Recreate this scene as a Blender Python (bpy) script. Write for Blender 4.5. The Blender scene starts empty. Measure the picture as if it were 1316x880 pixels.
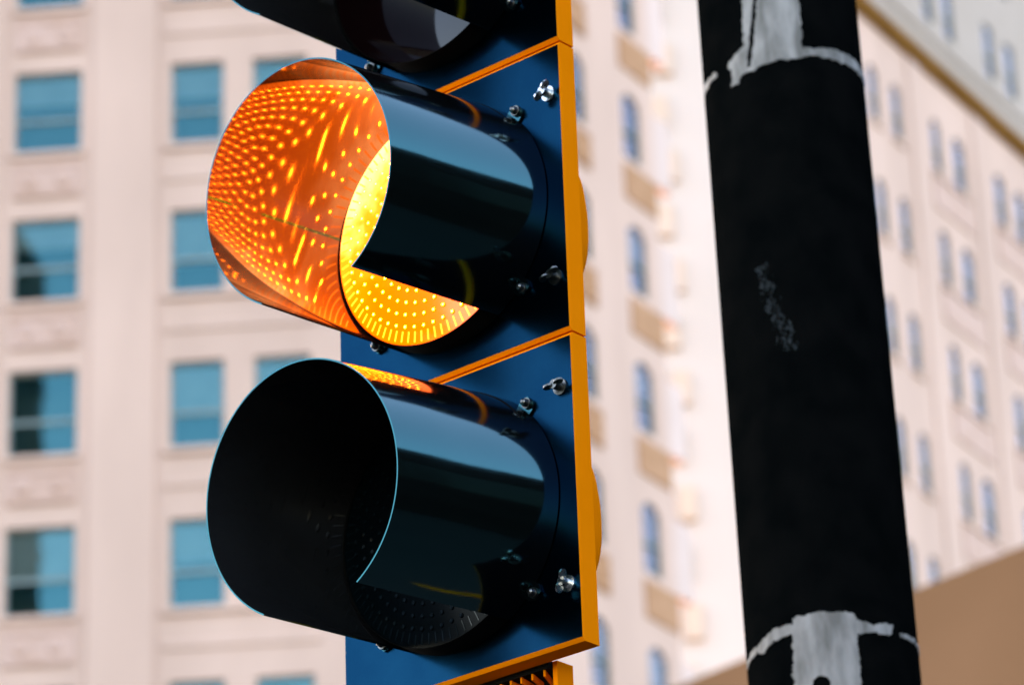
import bpy, math, random
from mathutils import Vector, Matrix, noise
random.seed(7)
C = bpy.data.collections.new('place'); bpy.context.scene.collection.children.link(C)
scn = bpy.context.scene
R = math.radians
PI = math.pi

# ------------------------------------------------------------------ helpers
class MB:
    """collects faces of ONE mesh object"""
    def __init__(s): s.v = []; s.f = []; s.m = []
    def vert(s, p): s.v.append(tuple(p)); return len(s.v)-1
    def face(s, pts, m=0):
        s.f.append([s.vert(p) for p in pts]); s.m.append(m)
    def box(s, x0, x1, y0, y1, z0, z1, m=0):
        i = [s.vert((x, y, z)) for z in (z0, z1) for y in (y0, y1) for x in (x0, x1)]
        for q in ((0,2,3,1),(4,5,7,6),(0,1,5,4),(2,6,7,3),(0,4,6,2),(1,3,7,5)):
            s.f.append([i[k] for k in q]); s.m.append(m)
    def grid(s, rows, m=0, closed=False):
        """rows of points -> quads, shared vertices"""
        idx = [[s.vert(p) for p in r] for r in rows]
        n = len(rows[0])
        for a in range(len(rows)-1):
            for b in range(n if closed else n-1):
                c = (b+1) % n
                s.f.append([idx[a][b], idx[a][c], idx[a+1][c], idx[a+1][b]]); s.m.append(m)
        return idx
    def disc(s, ring, m=0): s.face(ring, m)
    def tube(s, p, q, r, n=16, m=0, r2=None):
        p, q = Vector(p), Vector(q); d = (q-p).normalized()
        u = d.orthogonal().normalized(); w = d.cross(u)
        r2 = r if r2 is None else r2
        A = [p+(u*math.cos(2*PI*k/n)+w*math.sin(2*PI*k/n))*r for k in range(n)]
        B = [q+(u*math.cos(2*PI*k/n)+w*math.sin(2*PI*k/n))*r2 for k in range(n)]
        s.grid([A, B], m, True); s.face(A[::-1], m); s.face(B, m)
    def build(s, name, mats, parent=None, smooth=None, bevel=0, seg=2, recalc=True):
        me = bpy.data.meshes.new(name); me.from_pydata(s.v, [], s.f)
        if not isinstance(mats, (list, tuple)): mats = [mats]
        for k in mats: me.materials.append(k)
        me.polygons.foreach_set('material_index', s.m)
        import bmesh
        bm = bmesh.new(); bm.from_mesh(me)
        bmesh.ops.remove_doubles(bm, verts=bm.verts, dist=1e-6)
        if recalc: bmesh.ops.recalc_face_normals(bm, faces=bm.faces)
        bm.to_mesh(me); bm.free()
        if smooth is not None:
            me.polygons.foreach_set('use_smooth', [True]*len(me.polygons))
            me.set_sharp_from_angle(angle=R(smooth))
        o = bpy.data.objects.new(name, me); C.objects.link(o)
        if parent: o.parent = parent
        if bevel:
            b = o.modifiers.new('bevel', 'BEVEL'); b.width = bevel; b.segments = seg; b.limit_method = 'ANGLE'
        return o

def thing(name, label, cat, loc=(0,0,0), rz=0, group=None):
    o = bpy.data.objects.new(name, None); C.objects.link(o)
    o.empty_display_size = .1
    o.location = loc; o.rotation_euler = (0, 0, rz)
    o['label'] = label; o['category'] = cat
    if group: o['group'] = group
    return o
def copy_tree(o, parent, M):
    c = o.copy(); C.objects.link(c); c.parent = parent
    if M is not None: c.matrix_local = M
    for ch in o.children: copy_tree(ch, c, None)
    return c

class Mat:
    def __init__(s, name):
        s.m = bpy.data.materials.new(name); s.m.use_nodes = True
        s.n = s.m.node_tree.nodes; s.l = s.m.node_tree.links
        s.b = s.n['Principled BSDF']; s.out = s.n['Material Output']
    def node(s, t, **kw):
        k = s.n.new(t)
        for a, v in kw.items():
            if a.startswith('i_'): k.inputs[a[2:].replace('_', ' ')].default_value = v
            else: setattr(k, a, v)
        return k
    def link(s, a, b): s.l.new(a, b)
    def set(s, **kw):
        for a, v in kw.items(): s.b.inputs[a.replace('_', ' ')].default_value = v
        return s
def col(r, g, b): return (r, g, b, 1)
def noisy(name, c1, c2, scale=6, rough=.5, rvar=.1, bump=0, bscale=60, detail=6, spec=.5, metal=0, stretch=(1,1,1), coord='Object', tint=None, ior=None):
    M = Mat(name); tc = M.node('ShaderNodeTexCoord'); mp = M.node('ShaderNodeMapping'); mp.inputs['Scale'].default_value = stretch
    M.link(tc.outputs[coord], mp.inputs[0])
    nz = M.node('ShaderNodeTexNoise'); nz.inputs['Scale'].default_value = scale; nz.inputs['Detail'].default_value = detail
    M.link(mp.outputs[0], nz.inputs['Vector'])
    rp = M.node('ShaderNodeValToRGB'); rp.color_ramp.elements[0].color = col(*c1); rp.color_ramp.elements[1].color = col(*c2)
    rp.color_ramp.elements[0].position = .35; rp.color_ramp.elements[1].position = .65
    M.link(nz.outputs[0], rp.inputs[0]); M.link(rp.outputs[0], M.b.inputs['Base Color'])
    mr = M.node('ShaderNodeMapRange'); mr.inputs[3].default_value = rough-rvar; mr.inputs[4].default_value = rough+rvar
    n2 = M.node('ShaderNodeTexNoise'); n2.inputs['Scale'].default_value = scale*2.3; n2.inputs['Detail'].default_value = 5
    M.link(mp.outputs[0], n2.inputs['Vector']); M.link(n2.outputs[0], mr.inputs[0]); M.link(mr.outputs[0], M.b.inputs['Roughness'])
    M.b.inputs['Specular IOR Level'].default_value = spec; M.b.inputs['Metallic'].default_value = metal
    if ior: M.b.inputs['IOR'].default_value = ior
    if tint: M.b.inputs['Specular Tint'].default_value = col(*tint)
    if bump:
        bn = M.node('ShaderNodeTexNoise'); bn.inputs['Scale'].default_value = bscale; bn.inputs['Detail'].default_value = 4
        M.link(mp.outputs[0], bn.inputs['Vector'])
        bp = M.node('ShaderNodeBump'); bp.inputs['Strength'].default_value = bump; bp.inputs['Distance'].default_value = .002
        M.link(bn.outputs[0], bp.inputs['Height']); M.link(bp.outputs[0], M.b.inputs['Normal'])
    return M

EXPOSURE = 2.98
# ------------------------------------------------------------------ materials
WALL = noisy('cream_stone', (.515,.335,.258), (.590,.388,.302), scale=.5, rough=.85, bump=.2, bscale=3, stretch=(1,1,.3)).m
PALE = noisy('pale_stone', (.60,.435,.37), (.65,.475,.41), scale=.5, rough=.85).m
WALL_UP = noisy('grey_stone', (.36,.28,.225), (.40,.315,.26), scale=.35, rough=.85).m
SPAN = noisy('tan_terracotta', (.39,.20,.105), (.46,.245,.14), scale=2.2, rough=.9, bump=.3, bscale=8, spec=.1).m
SPAN_PALE = noisy('pale_tan_stone', (.49,.30,.225), (.545,.35,.28), scale=1.6, rough=.8).m
CORN = noisy('ochre_cornice', (.135,.055,.010), (.17,.072,.014), scale=.8, rough=.9, spec=.03).m
TAN = noisy('tan_stucco', (.165,.075,.032), (.27,.13,.065), scale=.11, rough=.95, spec=.05).m
FRAME = noisy('window_paint', (.16,.20,.19), (.20,.25,.23), scale=4, rough=.5).m
FRAMEG = noisy('green_window_paint', (.05,.085,.055), (.07,.11,.07), scale=4, rough=.5).m
BLIND = noisy('roller_blind', (.27,.265,.27), (.34,.33,.335), scale=2, rough=.9).m
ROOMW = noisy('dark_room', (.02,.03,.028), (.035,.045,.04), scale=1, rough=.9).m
def glass():
    M = Mat('window_glass'); M.n.remove(M.b)
    tr = M.node('ShaderNodeBsdfTransparent'); tr.inputs[0].default_value = col(.72,.82,.80)
    gl = M.node('ShaderNodeBsdfGlossy'); gl.inputs['Roughness'].default_value = .015; 
    lw = M.node('ShaderNodeLayerWeight'); mr = M.node('ShaderNodeMapRange'); mr.inputs[1].default_value = .2; mr.inputs[2].default_value = .55
    mc = M.node('ShaderNodeMix', data_type='RGBA'); mc.inputs[6].default_value = col(.23,.84,.88); mc.inputs[7].default_value = col(.85,.80,.86)
    M.link(lw.outputs['Facing'], mr.inputs[0]); M.link(mr.outputs[0], mc.inputs[0]); M.link(mc.outputs[2], gl.inputs[0])
    fr = M.node('ShaderNodeFresnel'); fr.inputs[0].default_value = 2.0
    mx = M.node('ShaderNodeMixShader')
    M.link(fr.outputs[0], mx.inputs[0]); M.link(tr.outputs[0], mx.inputs[1]); M.link(gl.outputs[0], mx.inputs[2])
    M.link(mx.outputs[0], M.out.inputs[0]); return M.m
GLASS = glass()
ORANGE = noisy('orange_enamel', (.90,.21,.004), (.95,.225,.005), scale=9, rough=.55, rvar=.08, bump=.05, bscale=160, spec=.0).m
DOORB = noisy('black_door_enamel', (.0012,.020,.041), (.0018,.025,.048), scale=14, rough=.22, rvar=.03, bump=.008, bscale=120, metal=1, tint=(.05,.5,.8)).m
VISIN = noisy('dull_black_inside', (.009,.009,.009), (.012,.012,.012), scale=10, rough=.07, rvar=.012, ior=1.68).m
VISB = noisy('black_visor_enamel', (.0012,.0013,.0014), (.002,.002,.002), scale=10, rough=.10, rvar=.03, bump=.02, bscale=45, tint=(.08,.90,1), ior=1.85).m
GASK = noisy('black_rubber', (.003,.003,.003), (.005,.005,.004), scale=30, rough=.7, spec=.05).m
ZINC = noisy('zinc_plate', (.55,.55,.54), (.68,.68,.66), scale=90, rough=.28, metal=1).m
DZINC = noisy('weathered_zinc', (.11,.11,.10), (.20,.19,.17), scale=90, rough=.35, metal=1).m
POLEB = noisy('black_pole_paint', (.0015,.002,.002), (.003,.0032,.003), scale=18, rough=.7, rvar=.03, bump=.04, bscale=140, spec=.0, ior=1.12).m
BARE = noisy('bare_grey_paper', (.15,.14,.12), (.33,.305,.27), scale=48, rough=.9, bump=.4, bscale=260, detail=10, spec=.2, stretch=(1,1,.28)).m
SCUFFM = noisy('grey_scuff', (.008,.013,.013), (.035,.05,.05), scale=120, rough=.8).m

def amber(name, strength, vary, c=(1,.082,.0015)):
    strength /= 2**EXPOSURE; c0 = c
    M = Mat(name); b = M.b
    b.inputs['Base Color'].default_value = col(.30,.07,.004); b.inputs['Roughness'].default_value = .18
    b.inputs['Emission Color'].default_value = col(*c)
    if not vary: b.inputs['Emission Strength'].default_value = strength; return M.m
    # the lamp's own brightness over its face: hottest in the upper half, mottled by the moulded prisms
    tc = M.node('ShaderNodeTexCoord'); sp = M.node('ShaderNodeSeparateXYZ'); M.link(tc.outputs['Object'], sp.inputs[0])
    nz = M.node('ShaderNodeTexNoise'); nz.inputs['Scale'].default_value = 38; nz.inputs['Detail'].default_value = 3
    M.link(tc.outputs['Object'], nz.inputs['Vector'])
    a = M.node('ShaderNodeMath', operation='MULTIPLY_ADD'); a.inputs[1].default_value = .75
    M.link(sp.outputs['Z'], a.inputs[0])
    b2 = M.node('ShaderNodeMath', operation='MULTIPLY'); b2.inputs[1].default_value = -.55; M.link(sp.outputs['X'], b2.inputs[0])
    M.link(b2.outputs[0], a.inputs[2])
    c = M.node('ShaderNodeMath', operation='MULTIPLY_ADD'); c.inputs[1].default_value = .10; M.link(nz.outputs[0], c.inputs[0]); M.link(a.outputs[0], c.inputs[2])
    rp = M.node('ShaderNodeMapRange'); rp.interpolation_type = 'SMOOTHSTEP'
    rp.inputs[1].default_value = .02; rp.inputs[2].default_value = .14; rp.inputs[3].default_value = strength; rp.inputs[4].default_value = strength*vary
    M.link(c.outputs[0], rp.inputs[0])
    r3 = M.node('ShaderNodeMapRange'); r3.interpolation_type = 'SMOOTHSTEP'; r3.inputs[1].default_value = .115; r3.inputs[2].default_value = .185
    M.link(c.outputs[0], r3.inputs[0])
    mc = M.node('ShaderNodeMix', data_type='RGBA'); mc.inputs[6].default_value = col(*c0); mc.inputs[7].default_value = col(1,.135,.010)
    M.link(rp.outputs[0], mc.inputs[0]); rp2 = M.node('ShaderNodeMapRange'); rp2.inputs[1].default_value = strength; rp2.inputs[2].default_value = strength*vary
    M.link(rp.outputs[0], rp2.inputs[0]); M.link(rp2.outputs[0], mc.inputs[0])
    m2 = M.node('ShaderNodeMix', data_type='RGBA'); m2.inputs[7].default_value = col(1,.30,.09)
    M.link(r3.outputs[0], m2.inputs[0]); M.link(mc.outputs[2], m2.inputs[6]); M.link(m2.outputs[2], b.inputs['Emission Color'])
    ad = M.node('ShaderNodeMath', operation='MULTIPLY_ADD'); ad.inputs[1].default_value = strength*.9
    M.link(r3.outputs[0], ad.inputs[0]); M.link(rp.outputs[0], ad.inputs[2]); M.link(ad.outputs[0], b.inputs['Emission Strength'])
    return M.m
AMB = amber('amber_lens_lit', 4.3, 1.3)
AMBDOT = amber('amber_prism_lit', 11.0, None, (1,.15,.012))
AMBCORE = amber('amber_led_lit', 340.0, None, (1,.15,.010))
def lensm(name, c, rough=.06, spec=.5):
    M = Mat(name); M.set(Base_Color=col(*c), Roughness=rough); M.b.inputs['Specular IOR Level'].default_value = spec
    return M.m
GREENL = lensm('dark_green_lens', (.001,.003,.004), .25, .06); GREEND = lensm('dark_green_led', (.003,.008,.010), .12, .2)
REDL = lensm('dark_red_lens', (.006,.0015,.002), .05, .4); REDD = lensm('dark_red_led', (.015,.003,.004))

# ------------------------------------------------------------------ camera
CAMZ = 1.6
pitch, roll = .423, -.0357
fwd = Vector((0, math.cos(pitch), math.sin(pitch))); rt = Vector((1,0,0)); up = rt.cross(fwd)
c_, s_ = math.cos(roll), math.sin(roll)
r2 = rt*c_ + up*s_; u2 = up*c_ - rt*s_
cd = bpy.data.cameras.new('camera'); cam = bpy.data.objects.new('camera', cd); C.objects.link(cam)
cam.matrix_world = Matrix(((r2.x,u2.x,-fwd.x,0),(r2.y,u2.y,-fwd.y,0),(r2.z,u2.z,-fwd.z,CAMZ),(0,0,0,1)))
cd.sensor_width = 36; cd.sensor_fit = 'HORIZONTAL'; cd.lens = 36*5005/1316
cd.clip_start = .1; cd.clip_end = 4000
cd.dof.use_dof = True; cd.dof.focus_distance = 3.98; cd.dof.aperture_fstop = 8.5; cd.dof.aperture_blades = 0
scn.camera = cam

# ------------------------------------------------------------------ light
SUN_AZ, SUN_EL = R(-30), R(29)                 # azimuth measured from +Y towards +X
sv = Vector((math.sin(SUN_AZ)*math.cos(SUN_EL), math.cos(SUN_AZ)*math.cos(SUN_EL), math.sin(SUN_EL)))
sl = bpy.data.lights.new('sun', 'SUN'); sl.energy = 4.0; sl.angle = R(.53); sl.color = (1,.94,.86)
so = bpy.data.objects.new('sun', sl); C.objects.link(so)
so.rotation_euler = (-sv).to_track_quat('-Z', 'Y').to_euler()
w = bpy.data.worlds.new('World'); scn.world = w; w.use_nodes = True
wn, wl = w.node_tree.nodes, w.node_tree.links
sky = wn.new('ShaderNodeTexSky'); sky.sky_type = 'NISHITA'; sky.sun_disc = False
sky.sun_elevation = SUN_EL; sky.sun_rotation = SUN_AZ
sky.air_density = 1.0; sky.dust_density = 1.0; sky.ozone_density = 1.5
bg = wn['Background']; bg.inputs['Strength'].default_value = .15
wl.new(sky.outputs[0], bg.inputs[0])

# ------------------------------------------------------------------ traffic light
TL = thing('traffic_light', 'orange and black three section traffic light with its amber lamp lit', 'traffic light',
           (.063, 3.8215, CAMZ+1.3777), -.7054)
Wd, SH, TD = .3403, .355, .0265
CX = -Wd/2
VL, VR, TILT = .2461, .1375, .105
BR = .1465
def P_front(x, z, y): return (x, y, z)
def door(k):
    m = MB(); g = .0012; lip = .0042; ch = .0035
    x0, x1, z0, z1 = -Wd, 0, k*SH+g, (k+1)*SH-g
    F = [(x0+.0012,0,z0+lip),(x1-.0006,0,z0+lip),(x1-.0006,0,z1-lip),(x0+.0012,0,z1-lip)]
    G = [(x0,ch,z0),(x1,ch*.2,z0),(x1,ch*.2,z1),(x0,ch,z1)]
    G = [(x0,.0012,z0+.0008),(x1,.0012,z0+.0008),(x1,.0012,z1-.0008),(x0,.0012,z1-.0008)]
    G[0] = (x0,ch,z0); G[1] = (x1,ch,z0); G[2] = (x1,ch,z1); G[3] = (x0,ch,z1)
    B = [(x0,TD,z0),(x1,TD,z0),(x1,TD,z1),(x0,TD,z1)]
    m.face(F, 1)
    for a in range(4):
        b = (a+1) % 4
        m.face([F[a],F[b],G[b],G[a]], 0); m.face([G[a],G[b],B[b],B[a]], 0)
    m.face(B[::-1], 0)
    d = m.build('door', [ORANGE, DOORB], TL)
    # round collar round the lens
    n = 96; rows = []
    for (r, y) in ((.1448,.001),(.1442,-.026),(.1438,-.0285),(.1430,-.0285),(.1426,-.0265),(.1426,.001)):
        rows.append([(CX+r*math.cos(2*PI*i/n), y, (k+.5)*SH+r*math.sin(2*PI*i/n)) for i in range(n)])
    q = MB(); q.grid(rows, 0, True); q.build('lens_gasket', GASK, d, 40)
    return d
def vis_pt(k, a, t, dr=0.0):
    r0, r1 = BR+dr, VR+dr
    c, s = math.cos(a), math.sin(a); cz = (k+.5)*SH
    p0 = Vector((CX+r0*c, -.0015, cz+r0*s))
    p1 = Vector((CX+r1*c, -VL*math.cos(TILT)-r1*s*math.sin(TILT)*1.0, cz-VL*math.sin(TILT)+r1*s*math.cos(TILT)))
    return p0.lerp(p1, t)
def visor(k):
    m = MB(); a0, a1 = R(-61), R(241); na, nt = 120, 14; th = -.0016
    def wob(i, j): return   .0004*noise.noise(Vector((i*.08+k*9, j*.25, 3.1*k)))
    ang = [a0+(a1-a0)*i/na for i in range(na+1)]
    out = [[vis_pt(k, a, j/nt, wob(i, j)) for i, a in enumerate(ang)] for j in range(nt+1)]
    inn = [[vis_pt(k, a, j/nt, th+wob(i, j)) for i, a in enumerate(ang)] for j in range(nt+1)]
    m.grid(out); m.grid(inn, 1)
    m.grid([out[nt], inn[nt]]); m.grid([out[0], inn[0]])
    m.grid([[r[0] for r in out], [r[0] for r in inn]]); m.grid([[r[na] for r in out], [r[na] for r in inn]])
    # lengthwise seam on the inside
    for a in ((R(168),) if k == 1 else ()):
        rows = []
        for j in range(nt+1):
            rows.append([vis_pt(k, a+q, j/nt, th-h) for q, h in ((-.011,.0001),(-.007,.00014),(-.002,.0001),(.002,.0001),(.007,.00014),(.011,.0001))])
        m.grid(rows)
    # fixing tabs bent flat against the door
    cz = (k+.5)*SH
    for d in (45, 135, 225, 315):
        a = R(d); rows = []
        for r in (BR-.001, BR+.006, BR+.0135):
            w_ = .0105 if r < BR+.01 else .006
            rows.append([Vector((CX+r*math.cos(a)-q*math.sin(a), -.0032, cz+r*math.sin(a)+q*math.cos(a))) for q in (-w_, 0, w_)])
        bot = [[p+Vector((0,.0026,0)) for p in r] for r in rows]
        m.grid(rows); m.grid([rows[2], bot[2]]); m.grid([[r[0] for r in rows],[r[0] for r in bot]]); m.grid([[r[2] for r in rows],[r[2] for r in bot]])
    v = m.build('visor', [VISB, VISIN], TL, 35)
    for d in (45, 135, 225, 315):
        a = R(d); p = Vector((CX+(BR+.0075)*math.cos(a), -.0034, cz+(BR+.0075)*math.sin(a)))
        s = MB(); s.tube(p, p+Vector((0,-.003,0)), .0062, 14, 0); s.tube(p+Vector((0,-.003,0)), p+Vector((0,-.008,0)), .0046, 12, 0, .0036)
        s.tube(p+Vector((0,-.008,0)), p+Vector((0,-.0098,0)), .0036, 12, 0, .0016)
        b = MB()
        s.build('screw', DZINC, v, 40)
    return v
def lens(k, mats):
    m = MB(); n = 96; Rl = .1425; y0, bulge = -.0265, .012
    cz = (k+.5)*SH
    def dome(r): return y0 - bulge*(1-(r/Rl)**2)
    rows = []
    for j in range(1, 19):
        r = Rl*j/18
        rows.append([(r*math.cos(2*PI*i/n), dome(r), r*math.sin(2*PI*i/n)) for i in range(n)])
    idx = m.grid(rows, 0, True)
    m.f.append(idx[0][::-1]); m.m.append(0)
    rnd = random.Random(3+k)
    # moulded lamp cells in rings, long prisms round the rim
    for ring in (range(0, 10) if k < 2 else ()):
        r = ring*.0136; cnt = max(1, 6*ring); ph = .02*ring
        for i in range(cnt):
            a = ph+2*PI*i/cnt; x, z = r*math.cos(a), r*math.sin(a); y = dome(r)
            s = .0030
            A = [(x+s*math.cos(t*PI/5), y+.0003, z+s*math.sin(t*PI/5)) for t in range(10)]
            B = [(x+s*.75*math.cos(t*PI/5), y-.0014, z+s*.75*math.sin(t*PI/5)) for t in range(10)]
            m.grid([A, B], 0, True); m.face(B, 1)
            m.face([(x+  .0013*math.cos(t*PI/4), y-.0016, z+.0013*math.sin(t*PI/4)) for t in range(8)], 2)
    cnt = 84 if k < 2 else 0
    for i in range(cnt):
        a = 2*PI*i/cnt; ca, sa = math.cos(a), math.sin(a); h = .0012
        rows = []
        for r in (.1275, .1395):
            y = dome(r)
            rows.append([(r*ca-q*sa, y+d, r*sa+q*ca) for q, d in ((-h,.0003),(-h*.6,-.0006),(h*.6,-.0006),(h,.0003))])
        m.grid(rows, 1); m.face(rows[0], 1); m.face(rows[1][::-1], 1)
    o = m.build('lens', mats, TL, 50); o.location = (CX, 0, cz)
    return o
for k in range(3):
    door(k); visor(k)
lens(0, [GREENL, GREEND, GREEND])['label'] = 'unlit dark lens'
lens(1, [AMB, AMBDOT, AMBCORE])['label'] = 'glowing amber lens'
lens(2, [REDL, REDD, REDD])['label'] = 'unlit dark red lens'
# wing bolts holding the doors
def wing_bolt(x, z, ang, flat):
    m = MB()
    m.tube((x,0,z), (x,-.0022,z), .0092, 20, 0)                     # washer
    m.tube((x,-.002,z), (x,-.013,z), .0052, 14, 0)                   # hub
    ca, sa = math.cos(ang), math.sin(ang)
    for sgn in (-1, 1):
        n = 16; cx, cz = x+sgn*.0072*ca, z+sgn*.0072*sa; rx, ry = .0060, .0050
        A = []; B = []
        for i in range(n):
            t = 2*PI*i/n; u = rx*math.cos(t); yy = -.0125+ry*math.sin(t)
            A.append((cx+u*ca-.0011*-sa, yy, cz+u*sa-.0011*ca)); B.append((cx+u*ca+.0011*-sa, yy, cz+u*sa+.0011*ca))
        m.grid([A, B], 0, True); m.face(A, 0); m.face(B[::-1], 0)
    return m.build('wing_bolt', ZINC if flat else DZINC, TL, 40)
for k in range(3):
    wing_bolt(-.0165, k*SH+.293, R(10+35*k), k == 1)
    wing_bolt(-.0165, k*SH+.068, R(70-50*k), k == 0)
# rounded back shells: a shallow tray with a bulging reflector dome
for k in range(3):
    m = MB(); rows = []; cz = (k+.5)*SH; n = 72
    prof = [(TD,.164,.1735,9),(.045,.145,.155,7),(.06,.130,.138,5),(.075,.1245,.118,3.4),(.09,.1265,.108,2.9),(.105,.1165,.098,2.6),(.12,.098,.083,2.5),(.132,.062,.06,2.4),(.139,.022,.025,2.2)]
    for y, hw, hh, e in prof:
        rr = []
        for i in range(n):
            a = 2*PI*i/n; c, q = math.cos(a), math.sin(a); rad = (abs(c)**e+abs(q)**e)**(-1/e)
            rr.append((CX+hw*rad*c, y, cz+hh*rad*q))
        rows.append(rr)
    m.grid(rows, 0, True); m.face(rows[-1], 0)
    m.build('housing', ORANGE, TL, 60)
# lower mounting bracket with a serrated seat
m = MB(); bx0, bx1, by0, by1, bz0 = CX-.105, CX+.105, .034, .060, -.12
m.box(bx1-.006, bx1, by0, by1, bz0, .004)
rb = MB(); rb.box(bx0, bx1-.0062, TD+.0006, by1, -.0046, .004); rb.box(bx0, -.088, by1, .082, -.0046, .004)
for i in range(25):
    t = R(-168+156*i/24); hx, hy = CX+.03, .155
    d = Vector((math.cos(t), math.sin(t), 0)); nrm = Vector((-d.y, d.x, 0))*.0011
    near = (hy-by1+.001)/abs(d.y); q0 = Vector((hx, hy, -.0047))+d*near
    far = min(abs((hy-TD-.002)/d.y), (abs((bx1-.0075-hx)/d.x) if d.x > .05 else 9), (abs((hx-bx0-.003)/d.x) if d.x < -.05 else 9))
    if far < near+.004: continue
    q1 = Vector((hx, hy, -.0047))+d*far
    A = [q0-nrm, q0+nrm, q0+nrm+Vector((0,0,-.007)), q0-nrm+Vector((0,0,-.007))]; B = [v+(q1-q0) for v in A]
    m.grid([A, B], 0, True); m.face(A); m.face(B)
br = m.build('mounting_bracket', ORANGE, TL); rb.build("rib_backing", GASK, br)
# arm that carries the light from the pole, below the picture
m = MB()
M_inv = (Matrix.Translation((.063, 3.8215, CAMZ+1.3777)) @ Matrix.Rotation(-.7054, 4, 'Z')).inverted()
pole_c = Vector((.413-.010*-.80, 5.0-.049*.80, 3.8-.80))
hub = Vector((CX, .115, -.005)); low = Vector((CX, .115, -.28))
pl = M_inv @ Vector((pole_c.x, pole_c.y, 0)); end = Vector((pl.x, pl.y, -.28))
m.tube(hub, low, .028, 24); m.tube(low+Vector((0,0,-.03)), low+Vector((0,0,.03)), .036, 24)
m.tube(low, end, .026, 24)
m.build('support_arm', DZINC, TL, 40)

# ------------------------------------------------------------------ pole
PR = .1163
axv = Vector((-.010, .049, 1)).normalized()
pz = Vector((.413, 5.0, CAMZ+2.2))
base = pz - axv*(pz.z/axv.z)
PO = thing('street_pole', 'thick black painted pole with grey peeled strips, standing right of the traffic light', 'pole', base)
ex = Vector((0,1,0)).cross(axv).normalized(); ey = axv.cross(ex)
PO.rotation_euler = Matrix((ex, ey, axv)).transposed().to_euler()
Z0 = (pz-base).length
m = MB(); rows = []
for j in range(0, 60):
    z = j*.12
    rows.append([(PR*math.sin(2*PI*i/96), -PR*math.cos(2*PI*i/96), z) for i in range(96)])
m.grid(rows, 0, True); m.face(rows[-1]); m.build('shaft', POLEB, PO, 40)
m = MB(); m.tube((0,0,0), (0,0,.03), .2, 48); m.tube((0,0,.03), (0,0,.16), .15, 48, 0, .125)
m.build('base_plate', POLEB, PO, 40)
def inside(x, y, P):
    c = False; n = len(P)
    for i in range(n):
        x1, y1 = P[i]; x2, y2 = P[(i+1) % n]
        if (y1 > y) != (y2 > y) and x < (x2-x1)*(y-y1)/(y2-y1)+x1: c = not c
    return c
def wrap(name, polys, mat, holes=(), thick=.0009, step=.0011, jag=.0035, dens=None, lift=.0002):
    """thin torn sheet lying round the pole: s along the girth, z along the axis"""
    xs = [p[0] for P in polys for p in P]; zs = [p[1] for P in polys for p in P]
    x0, x1, z0, z1 = min(xs)-.004, max(xs)+.004, min(zs)-.004, max(zs)+.004
    nx, nz = int((x1-x0)/step), int((z1-z0)/step)
    keep = set()
    for i in range(nx):
        for j in range(nz):
            x, z = x0+(i+.5)*step, z0+(j+.5)*step
            v = Vector((x*110, z*110, 1.7)); u = Vector((x*420, z*420, 5))
            dx = jag*(noise.noise(v)+.5*noise.noise(u)); dz = jag*(noise.noise(v+Vector((7,3,9)))+.5*noise.noise(u+Vector((3,8,1))))
            if any(inside(x+dx, z+dz, P) for P in polys) and not any(inside(x+dx*.5, z+dz*.5, P) for P in holes):
                if dens is None or dens(x, z): keep.add((i, j))
    vid = {}; m = MB()
    def vx(i, j, top):
        q = (i, j, top)
        if q not in vid:
            x, z = x0+i*step, z0+j*step; a = x/PR; r = PR+lift+(thick if top else 0)
            vid[q] = m.vert((r*math.sin(a), -r*math.cos(a), Z0+z))
        return vid[q]
    for (i, j) in keep:
        m.f.append([vx(i,j,1),vx(i+1,j,1),vx(i+1,j+1,1),vx(i,j+1,1)]); m.m.append(0)
        for di, dj, a, b in ((-1,0,(0,1),(0,0)),(1,0,(1,0),(1,1)),(0,-1,(0,0),(1,0)),(0,1,(1,1),(0,1))):
            if (i+di, j+dj) not in keep:
                A, B = (i+a[0], j+a[1]), (i+b[0], j+b[1])
                m.f.append([vx(*A,1),vx(*A,0),vx(*B,0),vx(*B,1)]); m.m.append(0)
    me = bpy.data.meshes.new(name); me.from_pydata(m.v, [], m.f); me.materials.append(mat)
    o = bpy.data.objects.new(name, me); C.objects.link(o); o.parent = PO
    return o
top_strip = [(-.060,.70),(-.060,.545),(-.064,.466),(-.078,.455),(-.0945,.447),(-.0945,.441),(-.086,.434),(-.0905,.4075),(-.078,.4065),(-.071,.4195),(-.0435,.422),(-.0145,.4295),(.0192,.4314),(.0205,.448),(.022,.53),(.024,.70)]
top_ring = [(-.172,.452),(-.121,.4475),(-.118,.4405),(-.172,.437)]
top_ring2 = [(.018,.4465),(.078,.4555),(.126,.456),(.172,.450),(.172,.4385),(.1106,.4395),(.069,.4372),(.0311,.4363),(.016,.431)]
crack = [(-.0475,.70),(-.0435,.54),(-.0565,.465),(-.062,.427),(-.0555,.428),(-.0475,.470),(-.0375,.54),(-.041,.70)]
wrap('bare_strip', [top_strip, top_ring, top_ring2], BARE, [crack])
bot_strip = [(-.067,-.70),(-.066,-.5187),(-.0608,-.4355),(-.058,-.4264),(-.025,-.4238),(.0245,-.4274),(.0266,-.4408),(.0245,-.53),(.027,-.70)]
bl_ring = [(-.172,-.449),(-.1236,-.4421),(-.083,-.4312),(-.058,-.4325),(-.060,-.447),(-.0847,-.4492),(-.105,-.4505),(-.112,-.4585),(-.122,-.4575),(-.125,-.4505),(-.172,-.458)]
br_ring = [(.020,-.4345),(.0477,-.4412),(.068,-.4375),(.083,-.4366),(.079,-.4485),(.0755,-.4525),(.05,-.4525),(.0283,-.4575),(.020,-.457)]
br_ring2 = [(.094,-.4431),(.139,-.4398),(.172,-.444),(.172,-.452),(.139,-.4475),(.097,-.4500)]
hole = [(-.0277+.0125*math.cos(t*PI/9), -.526+.0125*math.sin(t*PI/9)) for t in range(18)]
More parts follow.
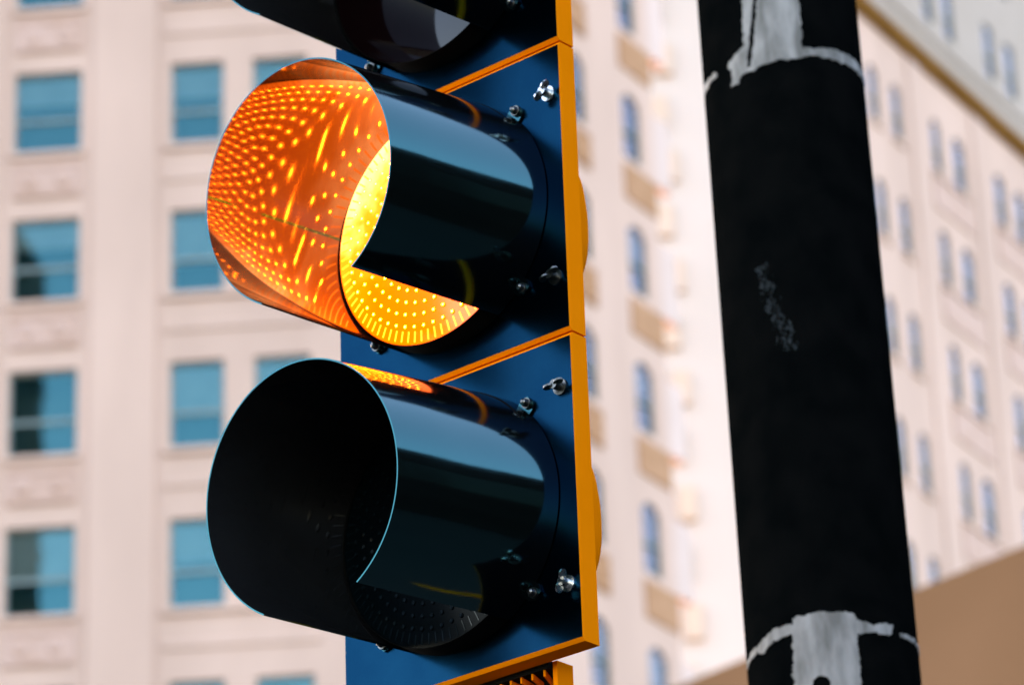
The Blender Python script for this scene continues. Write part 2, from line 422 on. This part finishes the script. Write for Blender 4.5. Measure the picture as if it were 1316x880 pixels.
wrap('bare_strip', [bot_strip, bl_ring, br_ring, br_ring2], BARE, [hole])
def dn(x, z):
    return noise.fractal(Vector((x*420, z*300, 2)), .6, 2.1, 4) > .34+.5*noise.noise(Vector((x*60, z*45, 8)))
wrap('scuff_mark', [[(-.071,.105),(-.060,.108),(-.050,.085),(-.047,.045),(-.030,.0),(-.024,-.028),(-.034,-.036),(-.048,-.012),(-.058,.035),(-.068,.07)]], SCUFFM, (), .0001, .0009, .012, dn)

# ------------------------------------------------------------------ buildings
def facade_matrix(yaw, D): return Matrix.Translation((0, D, 0)) @ Matrix.Rotation(yaw, 4, 'Z')
# facade frame: x along the wall (s), y into the building, z up
def wall_mesh(name, parent, FM, s0, s1, z0, z1, opens, mat, depth=.28, arch=False, seg=6):
    m = MB()
    xs = sorted({s0, s1, *[o[0] for o in opens], *[o[1] for o in opens]}); zs = sorted({z0, z1, *[o[2] for o in opens], *[o[3] for o in opens]})
    OS = [tuple(o[:4]) for o in opens]
    def hole(x, z): return any(a < x < b and c < z < d for a, b, c, d in OS)
    for i in range(len(xs)-1):
        for j in range(len(zs)-1):
            if not hole((xs[i]+xs[i+1])/2, (zs[j]+zs[j+1])/2):
                m.face([(xs[i],0,zs[j]),(xs[i+1],0,zs[j]),(xs[i+1],0,zs[j+1]),(xs[i],0,zs[j+1])])
    for a, b, c, d in OS:
        h = .26 if arch else 0
        m.face([(a,0,c),(a,depth,c),(a,depth,d-h),(a,0,d-h)]); m.face([(b,0,c),(b,0,d-h),(b,depth,d-h),(b,depth,c)])
        m.face([(a,0,c),(b,0,c),(b,depth,c),(a,depth,c)])
        if not arch: m.face([(a,0,d),(a,depth,d),(b,depth,d),(b,0,d)])
        else:
            pts = [(a+(b-a)*t/seg, d-h+h*math.sin(PI*t/seg)**.8) for t in range(seg+1)]
            for t in range(seg):
                (xa, za), (xb, zb) = pts[t], pts[t+1]
                m.face([(xa,0,za),(xb,0,zb),(xb,0,d),(xa,0,d)]); m.face([(xa,0,za),(xa,depth,za),(xb,depth,zb),(xb,0,zb)])
    m.v = [tuple(FM @ Vector(p)) for p in m.v]
    return m.build(name, mat, parent)
protos = {}
def window(parent, FM, a, b, c, d, blind, rec=.13, fmat=None):
    """sash window set in the wall: frame with two panes, a roller blind behind and a dark room"""
    w_, h_ = round(b-a, 3), round(d-c, 3); key = (w_, h_, blind, rec)
    Mx = FM @ Matrix.Translation((a, 0, c))
    if key in protos: return copy_tree(protos[key], parent, Mx)
    f = MB(); y0, y1 = rec, .25; fw = .055
    f.box(0,fw,y0,y1,0,h_); f.box(w_-fw,w_,y0,y1,0,h_); f.box(fw,w_-fw,y0,y1,0,fw*1.3); f.box(fw,w_-fw,y0,y1,h_-fw,h_)
    mid = h_*.42
    f.box(fw,w_-fw,y0-.01,y1-.01,mid-.04,mid+.04)
    o = f.build('window', fmat or FRAME, parent); o.matrix_local = Mx
    for (p, q, yy) in ((fw*1.3, mid-.04, y0+.04), (mid+.04, h_-fw, y0+.015)):
        g = MB(); g.face([(fw,yy,p),(w_-fw,yy,p),(w_-fw,yy,q),(fw,yy,q)]); g.build('pane', GLASS, o, recalc=False)
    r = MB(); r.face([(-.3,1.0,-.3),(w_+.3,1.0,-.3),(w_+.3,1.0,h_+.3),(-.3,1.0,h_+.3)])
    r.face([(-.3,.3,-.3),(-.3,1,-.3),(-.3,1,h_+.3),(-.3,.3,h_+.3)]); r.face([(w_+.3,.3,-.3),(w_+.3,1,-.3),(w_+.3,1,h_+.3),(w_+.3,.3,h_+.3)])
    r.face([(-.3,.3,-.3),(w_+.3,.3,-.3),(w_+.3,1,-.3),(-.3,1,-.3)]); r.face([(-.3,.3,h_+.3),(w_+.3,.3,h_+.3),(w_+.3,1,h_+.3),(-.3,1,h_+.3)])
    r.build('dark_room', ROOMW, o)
    if blind:
        q = MB(); q.box(fw, w_-fw, .262, .266, h_-blind*h_, h_-.01); q.box(fw, w_-fw, .258, .27, h_-blind*h_-.03, h_-blind*h_); q.build('blind', BLIND, o)
    protos[key] = o
    return o
def spandrel(parent, FM, a, b, c, d, mat, relief=True, name='spandrel_panel'):
    m = MB(); m.box(a, b, -.05, -.003, c, d)
    if relief:
        t = .09; m.box(a+t*.6,b-t*.6,-.085,-.051,d-t-.05,d-.05); m.box(a+t*.6,b-t*.6,-.085,-.051,c+.05,c+t+.05)
        n = max(2, round((b-a)/.7))
        for i in range(n):
            x = a+(b-a)*(i+.5)/n; z = (c+d)/2; r = min(.2, (d-c)*.26)
            A = [(x+r*math.cos(u*PI/6), -.051, z+r*math.sin(u*PI/6)) for u in range(12)]
            B = [(x+r*.6*math.cos(u*PI/6), -.11, z+r*.6*math.sin(u*PI/6)) for u in range(12)]
            m.grid([A, B], 0, True); m.face(B)
    m.v = [tuple(FM @ Vector(p)) for p in m.v]
    return m.build(name, mat, parent)
def ledge(name, parent, FM, a, b, c, d, out, mat):
    m = MB(); m.box(a, b, -out, -.003, c, d); m.v = [tuple(FM @ Vector(p)) for p in m.v]
    return m.build(name, mat, parent, bevel=.02, seg=1)

FH = 3.6
yL, DL = R(-3.8125), 75.333
yR, DR = R(59.296), 79.717
FL, FR = facade_matrix(yL, DL), facade_matrix(yR, DR)
ZL = 44.764+CAMZ; ZR = 48.40+CAMZ            # tops of the windows of the row k = 0
SL, SR = -2.51, -4.90                        # corner in each facade's own measure
B1 = thing('corner_building', 'cream stone office building with wide sash windows, filling the left behind the traffic light', 'building')
# left face
opL = []
bays = [(-10.815,-9.311),(-7.325,-6.155),(-5.513,-4.297),(-13.98,-12.81),(-15.81,-14.6)]
blL = [0, .55, .25, .62, 0, .42]
rnd = random.Random(11)
for k in range(-1, 7):
    for bi, (a, b) in enumerate(bays):
        z1 = ZL-k*FH; z0 = z1-1.99; opL.append((a, b, z0, z1, k, bi))
wall_mesh('wall', B1, FL, -62.0, SL, 0, 55.0, opL, WALL)  # left end lengthened out of view so the building keeps sun off the street
plan = {(0,0):.22,(1,0):.36,(2,0):.3,(3,0):.0,(4,0):.55,(0,1):.4,(1,1):.38,(2,1):.60,(3,1):.58,(4,1):.45,(3,2):.58,(1,2):.3,(5,1):.3,(5,2):.5}
for a, b, z0, z1, k, bi in opL:
    window(B1, FL, a, b, z0, z1, plan.get((k, bi), rnd.choice(blL)))
for k in range(-1, 7):
    zb = ZL-k*FH-1.99
    spandrel(B1, FL, -10.80, -9.30, zb-1.12, zb-.28, SPAN_PALE)
    ledge('sill', B1, FL, -10.9, -9.22, zb-.14, zb-.002, .10, WALL)
    for a, b in ((-7.48,-4.15),(-15.96,-12.66)): ledge('sill', B1, FL, a, b, zb-.16, zb-.002, .09, WALL)
    ledge('belt_course', B1, FL, -7.48, -4.15, zb-.92, zb-.74, .045, WALL)
for a, b in ((-9.05,-7.62),(-12.5,-11.07)): ledge('pilaster', B1, FL, a, b, 0, 54.9, .09, WALL)
# right face of the same building
opM = []
for k in range(-1, 6):
    for bi, (a, b) in enumerate(((5.657,6.535),(2.98,3.85),(.3,1.17),(-2.4,-1.53))):
        opM.append((a, b, ZR-k*FH-1.82, ZR-k*FH, k, bi))
wall_mesh('wall', B1, FR, SR, 7.2, 0, 55.0, opM, WALL, arch=True)
for a, b, z0, z1, k, bi in opM:
    window(B1, FR, a, b, z0, z1, (.35, 0, .5)[(k+bi) % 3], .05, FRAMEG)
    if bi == 0: spandrel(B1, FR, 5.60, 7.16, z0-1.15, z0-.22, SPAN, False)
    else: spandrel(B1, FR, a-.1, b+.1, z0-1.15, z0-.22, SPAN_PALE if bi > 1 else SPAN, True)
for k in range(-1, 6):
    m = MB(); m.box(7.203, 8.1, .03, .3, ZR-k*FH-1.95, ZR-k*FH+.0); m.v = [tuple(FR @ Vector(p)) for p in m.v]
    m.build('corner_block', PALE, B1, bevel=.03)
# hidden sides, roof and cornice
def W3(FM, s, z, y=0): return FM @ Vector((s, y, z))
pA, pB, pC = W3(FL, -62, 0), W3(FL, SL, 0), W3(FR, 7.2, 0)
pD = pC+Vector((-12, 9, 0)); pE = pA+Vector((1, 22, 0))
m = MB()
for a, b in ((pC,pD),(pD,pE),(pE,pA)): m.face([a, b, b+Vector((0,0,55)), a+Vector((0,0,55))])
m.build('wall', WALL, B1)
m = MB(); m.face([p+Vector((0,0,54.9)) for p in (pA,pB,pC,pD,pE)]); m.build('roof', WALL_UP, B1)
ledge('cornice', B1, FL, -62.0, SL-.3, 55.0, 55.7, .45, CORN); ledge('cornice', B1, FR, SR+.3, 7.2, 55.0, 55.7, .45, CORN)

# ------------------------------------------------------------------ building right of the gap
B2 = thing('office_building', 'cream stone building with ochre cornice and narrow paired windows, right of the black pole', 'building')
opR = []
cols = [(20.10,20.72),(21.585,22.20),(24.19,24.80),(25.62,26.42),(28.50,29.25),(29.95,30.75),(33.0,33.75),(34.45,35.25)]
for k in range(-1, 5):
    for bi, (a, b) in enumerate(cols): opR.append((a, b, ZR-k*FH-1.80, ZR-k*FH, k, bi))
wall_mesh('wall', B2, FR, 18.5, 44, 0, 55.0, opR, WALL, arch=True)
for a, b, z0, z1, k, bi in opR: window(B2, FR, a, b, z0, z1, (.3, 0, .5)[(k*2+bi) % 3], .05, FRAMEG)
for k in range(-1, 5):
    zb = ZR-k*FH-1.80
    for a, b in ((24.0,26.6),(28.3,30.95),(32.8,35.4)): spandrel(B2, FR, a, b, zb-1.2, zb-.25, SPAN_PALE, False)
    for a, b in ((20.0,20.85),(21.48,22.3),(24.0,26.6),(28.3,30.95)): ledge('sill', B2, FR, a, b, zb-.14, zb-.003, .08, WALL)
for a, b in ((22.75,23.6),(27.05,27.95),(31.35,32.4)): ledge('pilaster', B2, FR, a, b, 0, 54.9, .07, WALL)
ledge('cornice', B2, FR, 18.5, 44, 54.95, 55.62, .14, CORN)
opU = []
for z1 in (58.75, 62.3):
    for a, b in ((20.1,20.75),(21.6,22.2),(24.4,25.05),(25.8,26.5),(28.7,29.4),(30.2,30.95),(33.1,33.8),(34.5,35.2)): opU.append((a, b, z1-1.85, z1))
wall_mesh('wall', B2, FR, 18.5, 44, 55.62, 66, opU, WALL_UP)
for i, (a, b, z0, z1) in enumerate(opU): window(B2, FR, a, b, z0, z1, (.4, .7)[i % 2], .05, FRAMEG)
ledge('belt_course', B2, FR, 18.5, 44, 56.3, 56.55, .08, WALL_UP)
pA, pB = W3(FR, 18.5, 0), W3(FR, 44, 0)
pC = pB+Vector((-6, 24, 0)); pD = pA+Vector((4.5, 26, 0))
m = MB()
for a, b in ((pB,pC),(pC,pD),(pD,pA)): m.face([a, b, b+Vector((0,0,66)), a+Vector((0,0,66))])
m.build('wall', WALL_UP, B2)
m = MB(); m.face([p+Vector((0,0,65.9)) for p in (pA,pB,pC,pD)]); m.build('roof', WALL_UP, B2)

# ------------------------------------------------------------------ pale tower added far behind so the gap is bright but soft-edged
GAPW = noisy('white_plaster', (.50,.42,.37), (.535,.45,.40), scale=.15, rough=.9, spec=.1).m
GAPL = noisy('cream_plaster', (.53,.395,.30), (.56,.42,.33), scale=.15, rough=.9, spec=.1).m
B6 = thing('added_gap_tower', 'pale tower added far behind to soften the bright gap left of the black pole', 'building')
m = MB(); m.box(4.0, 24, 190, 210, 0, 128); m.build('wall', GAPW, B6)
for k in range(22):
    m = MB(); z = 60+k*3.3; m.box(8.0+.4*(k % 2), 9.0+.4*(k % 2), 189.6, 189.996, z, z+1.9); m.build('balcony', GAPL, B6)
m = MB(); m.box(3.8, 24.2, 189.8, 210.2, 128.01, 129); m.build('roof', GAPW, B6)

# ------------------------------------------------------------------ plain tan building in front of it
FT = facade_matrix(R(-49), 40.0)
B3 = thing('tan_building', 'low plain tan stucco building, rising from the bottom right corner', 'building')
m = MB(); m.box(-3, 24, 0, 14, 0, 14.78); m.v = [tuple(FT @ Vector(p)) for p in m.v]; m.build('wall', TAN, B3)
m = MB(); m.box(-3, 24, .004, 14, 14.782, 14.84); m.v = [tuple(FT @ Vector(p)) for p in m.v]; m.build('parapet_cap', TAN, B3)

# ------------------------------------------------------------------ neighbours across the street, mirrored in the visors and the window glass
BRICKD = noisy('dark_brick', (.007,.0065,.006), (.011,.010,.009), scale=.6, rough=.9, spec=.0).m
DGLASS = Mat('dark_glazing').set(Base_Color=col(.012,.018,.016), Roughness=.3); DGLASS.b.inputs['Specular IOR Level'].default_value = .12; DGLASS = DGLASS.m
B4 = thing('brick_building', 'dark brick building beyond the right edge, seen only mirrored in the black visors', 'building')
F4 = facade_matrix(R(-90), 0) ; F4 = Matrix.Translation((14, 19, 0)) @ Matrix.Rotation(R(-90), 4, 'Z')
op4 = []
for k in range(1):
    for i in range(11): op4.append((2+i*5.3, 4.4+i*5.3, 5+k*5, 7.6+k*5))
wall_mesh('wall', B4, F4, 0, 59, 0, 9, op4, BRICKD)
wp = None
for a, b, c, d in op4:
    if wp is None:
        m = MB(); w_, h_ = b-a, d-c
        m.box(0,w_,.2,.24,0,h_); wp = m.build('window', DGLASS, B4); wp.matrix_local = F4 @ Matrix.Translation((a,0,c))
    else: copy_tree(wp, B4, F4 @ Matrix.Translation((a,0,c)))
m = MB()
for a, b in (((14,19),(40,19)),((40,19),(40,-40)),((40,-40),(14,-40))): m.face([(*a,0),(*b,0),(*b,9),(*a,9)])
m.build('wall', BRICKD, B4); m = MB(); m.box(13.6,40.4,-40.4,19.4,9.01,9.4); m.build('roof', BRICKD, B4)
CONC = noisy('dark_concrete', (.03,.04,.035), (.04,.05,.045), scale=.3, rough=.9).m
B5 = thing('office_tower', 'dark glass office tower across the street, seen only mirrored in the sash windows', 'building')
m = MB(); m.box(-84,-53.4,-84,-76,0,116.5); m.build('wall', CONC, B5)
for k in range(28):
    m = MB(); m.box(-84.1,-53.3,-84.1,-75.9,3+k*4,4.1+k*4); m.build('spandrel_band', CONC, B5)

# ------------------------------------------------------------------ ground
GROUND = noisy('concrete_ground', (.026,.025,.024), (.036,.035,.033), scale=.2, rough=.95, spec=.05).m
ROADM = noisy('asphalt', (.045,.045,.046), (.06,.06,.06), scale=1.5, rough=.85).m
LINE = noisy('road_paint', (.7,.55,.12), (.78,.62,.16), scale=3, rough=.7).m
m = MB(); m.face([(-1500,-1500,-.13),(1500,-1500,-.13),(1500,1500,-.13),(-1500,1500,-.13)])
o = m.build('ground', GROUND); o['kind'] = 'structure'
m = MB(); m.box(-60,13,-3,10,-.128,0); o = m.build('pavement', GROUND, bevel=.02); o['kind'] = 'structure'
m = MB(); m.face([(-300,10.1,-.126),(13,10.1,-.126),(13,24,-.126),(-300,24,-.126)]); o = m.build('road', ROADM); o['kind'] = 'structure'
m = MB(); m.face([(-300,17,-.122),(13,17,-.122),(13,17.14,-.122),(-300,17.14,-.122)]); o = m.build('road_line', LINE); o['kind'] = 'structure'

# ------------------------------------------------------------------ render
vs = scn.view_settings; vs.view_transform = 'Standard'; vs.look = 'None'; vs.gamma = 1; vs.exposure = EXPOSURE
vs.use_white_balance = True; vs.white_balance_temperature = 7800; vs.white_balance_tint = 17
scn.render.engine = 'CYCLES'
cy = scn.cycles; cy.use_denoising = True; cy.max_bounces = 8; cy.glossy_bounces = 5; cy.diffuse_bounces = 4; cy.transparent_max_bounces = 8
cy.sample_clamp_indirect = 12; cy.caustics_reflective = True
scn.render.film_transparent = False
